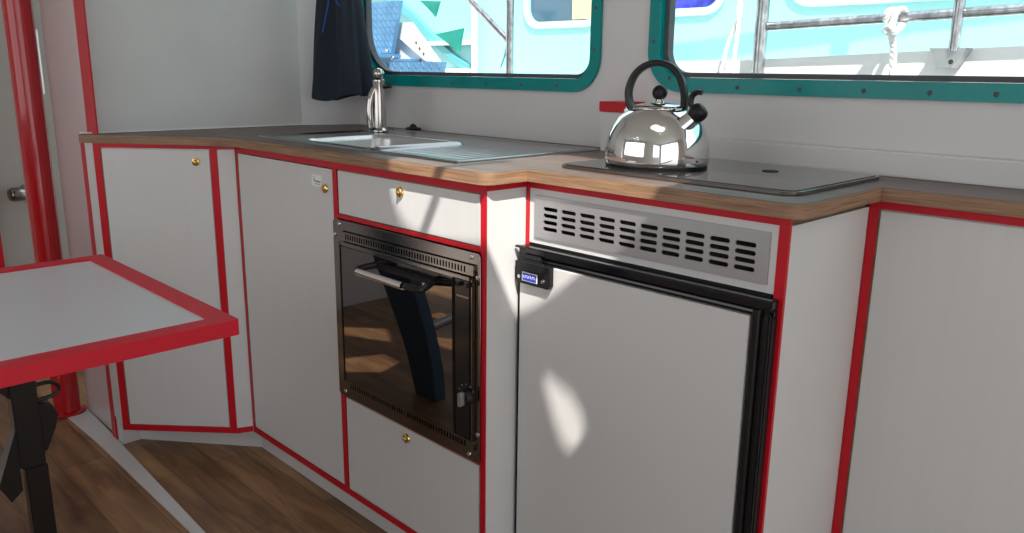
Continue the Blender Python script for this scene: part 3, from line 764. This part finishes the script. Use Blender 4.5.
lg = obj('leg', bm, M['leg_black'], tb)
bm = nb(); box(bm, LXc - .0125, LXc + .0145, LYc - .012, LYc + .0200, .012, .4345, .002); box(bm, LXc - .16, LXc + .16, LYc - .18, LYc + .16, .0005, .012, .003)
obj('lower_leg', bm, M['leg_black'], tb)
bm = nb()
prism(bm, [(LYc + .0185, .535), (LYc + .036, .530), (LYc + .044, .512), (LYc + .038, .490), (LYc + .022, .455), (LYc + .0185, .455)], LXc - .013, LXc + .013, YZ)
prism(bm, [(LYc - .0185, .500), (LYc - .050, .415), (LYc - .036, .385), (LYc - .0185, .400)], LXc - .013, LXc + .013, YZ)
obj('clamp', bm, M['leg_black'], lg)
obj('lever', tube(nb(), smooth_path([(LXc, LYc + .017, .562), (LXc, LYc + .040, .562), (LXc, LYc + .052, .552), (LXc, LYc + .046, .540), (LXc, LYc + .017, .536)], 4), .0032, 10), M['leg_black'], lg)

# ------------------------------------------------------------------ bench base and blue panel seen left of the table and in the oven glass
ch = thing('seat_support', 'blue padded curved seat support mirrored in the oven glass', 'seat support', (-2.1, .1, 0))
bm = nb(); pr = [(-2.02, .0005), (-1.915, .0005), (-1.93, .12), (-1.985, .28), (-2.06, .42), (-2.15, .56), (-2.20, .72), (-2.36, .72), (-2.31, .54), (-2.20, .36), (-2.08, .16)]
sm = [(p.x, p.z) for p in smooth_path([(a, 0, b) for a, b in pr[1:7]], 5)] + [(p.x, p.z) for p in smooth_path([(a, 0, b) for a, b in pr[7:]] + [(-2.02, 0, .0005)], 5)]
prism(bm, sm, .270, .315, XZ); obj('side_panel', bm, M['blue_pad'], ch, bevel=.004)
obj('stretcher', tube(nb(), [(-2.05, .2695, .20), (-2.16, -.35, .22)], .016, 16), M['alu'], ch)
bm = nb(); sm2 = [(a, b) for a, b in sm]; prism(bm, sm2, -.40, -.355, XZ); obj('side_panel', bm, M['blue_pad'], ch, bevel=.004)

# ------------------------------------------------------------------ outside: the neighbouring boat
bm = nb(); prism(bm, [(-9, -9), (9, -9), (9, 12), (-9, 12)], -.95, -.90)
o = obj('water', bm, M['water']); o['kind'] = 'structure'; o['label'] = 'harbour water around the boats'; o['category'] = 'water'
CY_ = 3.0
nbz = thing('neighbour_boat', 'turquoise and white boat moored alongside, seen through both windows', 'boat', (-1.8, 3.3, -.8))
wins = [rrect(-2.945, -2.50, 1.283, 1.75, .07, 6), rrect(-2.35, -1.86, 1.312, 1.75, .07, 6), rrect(-1.56, -.9, 1.325, 1.75, .09, 6)]
bm = nb(); prism(bm, [(-3.35, .6), (.9, .6), (.9, 2.3), (-3.35, 2.3)], CY_, CY_ + .04, XZ, holes=[grow(w, -.002) for w in wins]); obj('cabin_side', bm, M['out_turq'], nbz)
for w, mt in zip(wins, ('out_glass', 'out_blue_glass', 'out_glass')):
    f = obj('cabin_window_frame', prism(nb(), grow(w, .030), CY_ - .014, CY_ - .0005, XZ, holes=[grow(w, -.001)]), M['out_pale'], nbz)
    obj('cabin_pane', prism(nb(), grow(w, -.003), CY_ + .008, CY_ + .014, XZ), M[mt], f)
obj('curtain', box(nb(), -2.66, -2.50, CY_ - .002, CY_ + .006, 1.29, 1.75), M['cushion_yellow'], nbz, label='pale curtain behind the cabin window')
# coachroof end and deck at the left
bm = nb(); prism(bm, [(-6.2, .6), (-3.40, .6), (-3.40, 1.95), (-6.2, 2.3)], 3.55, 3.60, XZ); obj('wheelhouse_side', bm, M['out_turq'], nbz)
band = smooth_path([(-5.5, 1.75, 0), (-4.95, 1.56, 0), (-4.62, 1.40, 0), (-4.38, 1.24, 0), (-4.12, 1.09, 0), (-3.95, 1.02, 0)], 5)
bl = [(p.x, p.y) for p in band]; bu = offset_open(bl, .045)
obj('coaming_stripe', prism(nb(), bl + bu[::-1], 3.515, 3.5495, XZ), M['out_turq_dark'], nbz, label='darker curved turquoise band')  # raised curved band in a darker turquoise
bm = nb(); box(bm, -5.4, -3.42, 3.49, 3.548, 1.205, 1.232, .004); box(bm, -4.9, -3.9, 3.50, 3.548, 1.03, 1.06, .004); box(bm, -3.82, -3.76, 3.50, 3.548, 1.0, 2.0, .01)
obj('rubbing_strake', bm, M['out_white'], nbz)
# gunwale with sheer
gx = [(-1.75, 1.085), (-1.3, 1.090), (-.9, 1.108), (-.55, 1.124), (0, 1.140), (1.2, 1.16)]
bm = nb(); prism(bm, [(-3.9, -.6), (1.2, -.6)] + gx[::-1] + [(-1.78, .98), (-3.9, .98)], 2.24, 2.36, XZ); obj('bulwark', bm, M['out_white'], nbz)
bm = nb(); prism(bm, [(-3.9, -.8), (.9, -.8), (.9, .98), (-3.9, .98)], 2.37, 2.99, XZ); obj('side_deck', bm, M['out_white'], nbz)
# rails
def rail(name, pts, r, mat='chrome_out', **k): return obj(name, tube(nb(), pts, r, 14), M[mat], nbz, **k)
rail('guard_rail', [(-1.22, 2.202, 1.182), (-.40, 2.202, 1.209), (.6, 2.202, 1.243)], .0125)
rail('stanchion', [(-1.222, 2.19, .90), (-1.222, 2.19, 1.75)], .0185)
rail('stanchion', [(-.705, 2.19, 1.11), (-.705, 2.19, 1.75)], .0125)
bm = nb(); prism(bm, [(-.762, 1.118), (-.745, 1.100), (-.738, 1.070), (-.704, 1.070), (-.684, 1.100), (-.675, 1.118)], 2.185, 2.2355, XZ)
ft = obj('stanchion_foot', bm, M['alu'], nbz)
obj('bolt_hole', lathe(nb(), [(.006, 0), (0, .001)], (-.706, 2.185, 1.085), 14, (0, -1, 0)), M['void'], ft)
rail('stanchion', [(-2.250, 2.19, .90), (-2.250, 2.19, 1.75)], .0150)
rail('stanchion', [(-3.31, 3.0 - .04, .90), (-3.31, 2.96, 1.36), (-3.31, 2.96, 1.75)], .016, 'out_white')
rail('shadow_rail', [(-1.75, 2.65, 1.895), (.6, 2.65, 2.147)], .018, 'out_white')  # added above the view to cast a shadow band on the cabin side
rail('shadow_rail_post', [(-.93, 2.65, 1.985), (-.93, 2.65, 1.90), (-.93, 2.66, 1.88)], .020, 'out_white')  # unseen stub added for the short shadow below that band
rail('stay', [(-2.252, 2.20, 1.150), (-2.47, 2.20, 1.305), (-2.75, 2.20, 1.505)], .0125)
# boarding steps of blue chequer plate
st = thing('boarding_steps', 'blue chequer plate boarding steps seen through the sink window', 'steps', (-2.95, 2.2, .98))
def chequer(bm, corners, y, nz_=6):
    (xa, za), (xb, zb), (xc, zc), (xd, zd) = corners
    prism(bm, corners, y, y + .02, XZ)
    for i in range(9):
        for j in range(nz_):
            u = (i + .5) / 9; v = (j + .5) / nz_
            x = (xa * (1 - u) + xb * u) * (1 - v) + (xd * (1 - u) + xc * u) * v; z = (za * (1 - u) + zb * u) * (1 - v) + (zd * (1 - u) + zc * u) * v
            s = 1 if (i // 2 + j) % 2 else -1
            tube(bm, [(x - .008, y - .0005, z + .011), (x + .008, y - .0005, z - .011)], .0034, 6)
    return bm
obj('upper_plate', chequer(nb(), [(-3.24, 1.116), (-3.010, 1.116), (-2.940, 1.338), (-3.30, 1.338)], 2.20, 8), M['chequer'], st)
obj('lower_plate', chequer(nb(), [(-3.10, 1.0), (-2.665, 1.0), (-2.640, 1.082), (-3.10, 1.082)], 2.19, 3), M['chequer'], st)
bm = nb(); box(bm, -3.24, -2.99, 2.10, 2.24, 1.098, 1.115, .002); box(bm, -3.10, -2.88, 2.19, 2.36, 1.0825, 1.095, .002)
obj('tread', bm, M['chequer'], st)
bm = nb(); prism(bm, [(-2.97, 1.25), (-2.93, 1.25), (-2.74, 1.085), (-2.82, 1.085), (-3.02, 1.19), (-3.02, 1.25)], 2.245, 2.262, XZ); prism(bm, [(-3.30, .98), (-2.70, .98), (-2.84, 1.13), (-3.02, 1.22), (-3.30, 1.22)], 2.265, 2.28, XZ)
br_ = obj('bracket', bm, M['out_white'], st)
for (sx, sz) in ((-2.885, 1.165), (-2.862, 1.140), (-2.835, 1.118)): obj('bolt', lathe(nb(), [(.007, 0), (.005, .003), (0, .004)], (sx, 2.262 - .018, sz), 10, (0, -1, 0)), M['edge_brown'], br_)
for (sx, sz) in ((-3.03, 1.1275), (-2.985, 1.099)): obj('bolt', lathe(nb(), [(.010, 0), (.008, .004), (0, .005)], (sx, 2.19, sz), 12, (0, -1, 0)), M['chrome_out'], st)
# bunting
def pennant(pts, lab, y=2.60, amp=.004):
    bm = nb(); a, b, c = [Vector(p) for p in pts]; n = 10; rows = []
    for i in range(n + 1):
        t = i / n; p, q = a.lerp(c, t), b.lerp(c, t)
        rows.append([(p.lerp(q, j / n).x, y + amp * math.sin(3 * t + 5 * j / n), p.lerp(q, j / n).y) for j in range(n + 1)])
    for dy in (0, .0016):
        V = [[bm.verts.new((x, yy + dy, z)) for x, yy, z in r] for r in rows]
        for i in range(n):
            for j in range(n):
                try: bm.faces.new((V[i][j], V[i][j + 1], V[i + 1][j + 1], V[i + 1][j]))
                except ValueError: pass
    return tag(obj('pennant', bm, M['flag'], sharp=180), lab, 'flag', 'green pennants on the neighbouring boat')
K = 2.60 / 2.2
def at(x, z, k=K): return (x * k, H + (z - H) * k)
pennant([at(-2.703, 1.194), at(-2.515, 1.213), at(-2.552, 1.117)], 'dark green pennant in the middle of the sink window')
pennant([at(-2.80, 1.33), at(-2.66, 1.32), at(-2.700, 1.262)], 'dark green pennant at the top edge of the sink window')
pennant([at(-2.283, 1.140), at(-2.262, 1.140), at(-2.310, 1.062)], 'narrow green pennant beside the steel upright in the sink window', amp=.003)
# ropes
def rope(pts, r, lab, amp=1, gp=None):
    pp = smooth_path(pts, 8); bm = nb()
    n = len(pp)
    for ph in (0, 2 * PI / 3, 4 * PI / 3):
        q = []
        for i, p in enumerate(pp):
            a = ph + i * .75; q.append(p + Vector((math.cos(a), math.sin(a), math.sin(a) * .2)) * r * .5)
        tube(bm, q, r * .62, 7)
    return tag(obj('rope', bm, M['rope']), lab, 'rope')
kx = -.850
rope([(kx + dx_ * .62, 2.19 + (dy_ - 2.19) * .8, 1.192 + (dz_ - 1.192) * .72) for dx_, dy_, dz_ in [(-.028, 2.17, 1.180), (-.022, 2.162, 1.212), (-.012, 2.19, 1.222), (-.010, 2.218, 1.20), (-.016, 2.19, 1.168), (.004, 2.163, 1.185), (.010, 2.168, 1.215), (.022, 2.195, 1.222), (.024, 2.215, 1.19),
      (.020, 2.175, 1.150), (-.008, 2.155, 1.140), (-.020, 2.162, 1.155), (.002, 2.150, 1.162), (.018, 2.156, 1.140), (.002, 2.170, 1.128), (.006, 2.185, 1.09), (.010, 2.19, 1.02), (.010, 2.19, .90)]], .0085, 'white rope knotted round the steel guard rail')
rope([(-1.300, 2.17, 1.42), (-1.290, 2.17, 1.30), (-1.282, 2.17, 1.235), (-1.290, 2.17, 1.19), (-1.315, 2.17, 1.13), (-1.33, 2.17, 1.05), (-1.335, 2.17, .97)], .0062, 'thin white rope hanging left of its twin by the upright')
rope([(-1.258, 2.16, 1.42), (-1.268, 2.16, 1.30), (-1.280, 2.158, 1.235), (-1.278, 2.16, 1.19), (-1.284, 2.16, 1.10), (-1.292, 2.16, .97)], .0062, 'thin white rope hanging close beside the speckled upright')

# ------------------------------------------------------------------ light
sun = bpy.data.lights.new('sun', 'SUN'); sun.energy = 7.6; sun.angle = math.radians(.6); sun.color = (1, .95, .88)
so = bpy.data.objects.new('sun', sun); COL.objects.link(so); so.rotation_euler = SUN.to_track_quat('Z', 'Y').to_euler()
w = bpy.data.worlds.new('sky'); SC.world = w; w.use_nodes = True; nt = w.node_tree
bg = nt.nodes['Background']
geo = nt.nodes.new('ShaderNodeTexCoord'); sep = nt.nodes.new('ShaderNodeSeparateXYZ'); ramp = nt.nodes.new('ShaderNodeValToRGB')
ramp.color_ramp.elements[0].position = .0; ramp.color_ramp.elements[0].color = (.98, .975, 1.0, 1)
ramp.color_ramp.elements[1].position = .8; ramp.color_ramp.elements[1].color = (.84, .90, 1.0, 1)
nt.links.new(geo.outputs['Generated'], sep.inputs[0]); nt.links.new(sep.outputs['Z'], ramp.inputs[0]); nt.links.new(ramp.outputs[0], bg.inputs[0])
bg.inputs[1].default_value = 1.65

def portal(loc, rot, sx, sy):
    l = bpy.data.lights.new('sky_portal', 'AREA'); l.shape = 'RECTANGLE'; l.size = sx; l.size_y = sy; l.cycles.is_portal = True
    o = bpy.data.objects.new('sky_portal', l); COL.objects.link(o); o.location = loc; o.rotation_euler = rot
portal((-.42, .59, CEIL + .03), (0, 0, 0), .64, .44)
portal((-1.65, -1.31, 1.275), (PI / 2, 0, 0), 2.3, .95)
portal((.875, -1.31, 1.275), (PI / 2, 0, 0), .85, .95)
portal((1.56, -.125, .95), (0, PI / 2, 0), 1.8, 2.05)
portal((-1.69, 1.55, 1.25), (-PI / 2, 0, 0), .9, .44)
portal((-.32, 1.55, 1.25), (-PI / 2, 0, 0), 1.45, .44)

# ------------------------------------------------------------------ camera
cam = bpy.data.cameras.new('camera'); co = bpy.data.objects.new('camera', cam); COL.objects.link(co); SC.camera = co
yaw, pit, rol = .7929, -.2372, .0126
f = Vector((-math.sin(yaw) * math.cos(pit), math.cos(yaw) * math.cos(pit), math.sin(pit)))
r = Vector((math.cos(yaw), math.sin(yaw), 0)); u = r.cross(f)
r2 = r * math.cos(rol) + u * math.sin(rol); u2 = -r * math.sin(rol) + u * math.cos(rol)
mt = Matrix((r2, u2, -f)).transposed().to_4x4(); mt.translation = (0, 0, H)
co.matrix_world = mt
cam.sensor_width = 36; cam.lens = 810.17 / 1024 * 36; cam.clip_start = .05; cam.clip_end = 60

SC.view_settings.view_transform = 'Standard'; SC.view_settings.look = 'None'; SC.view_settings.gamma = 1
SC.view_settings.use_curve_mapping = False; SC.view_settings.exposure = 0.22
SC.cycles.use_denoising = True; SC.cycles.max_bounces = 10; SC.cycles.diffuse_bounces = 6; SC.cycles.glossy_bounces = 6
SC.cycles.transparent_max_bounces = 12; SC.cycles.caustics_reflective = True; SC.cycles.sample_clamp_indirect = 6
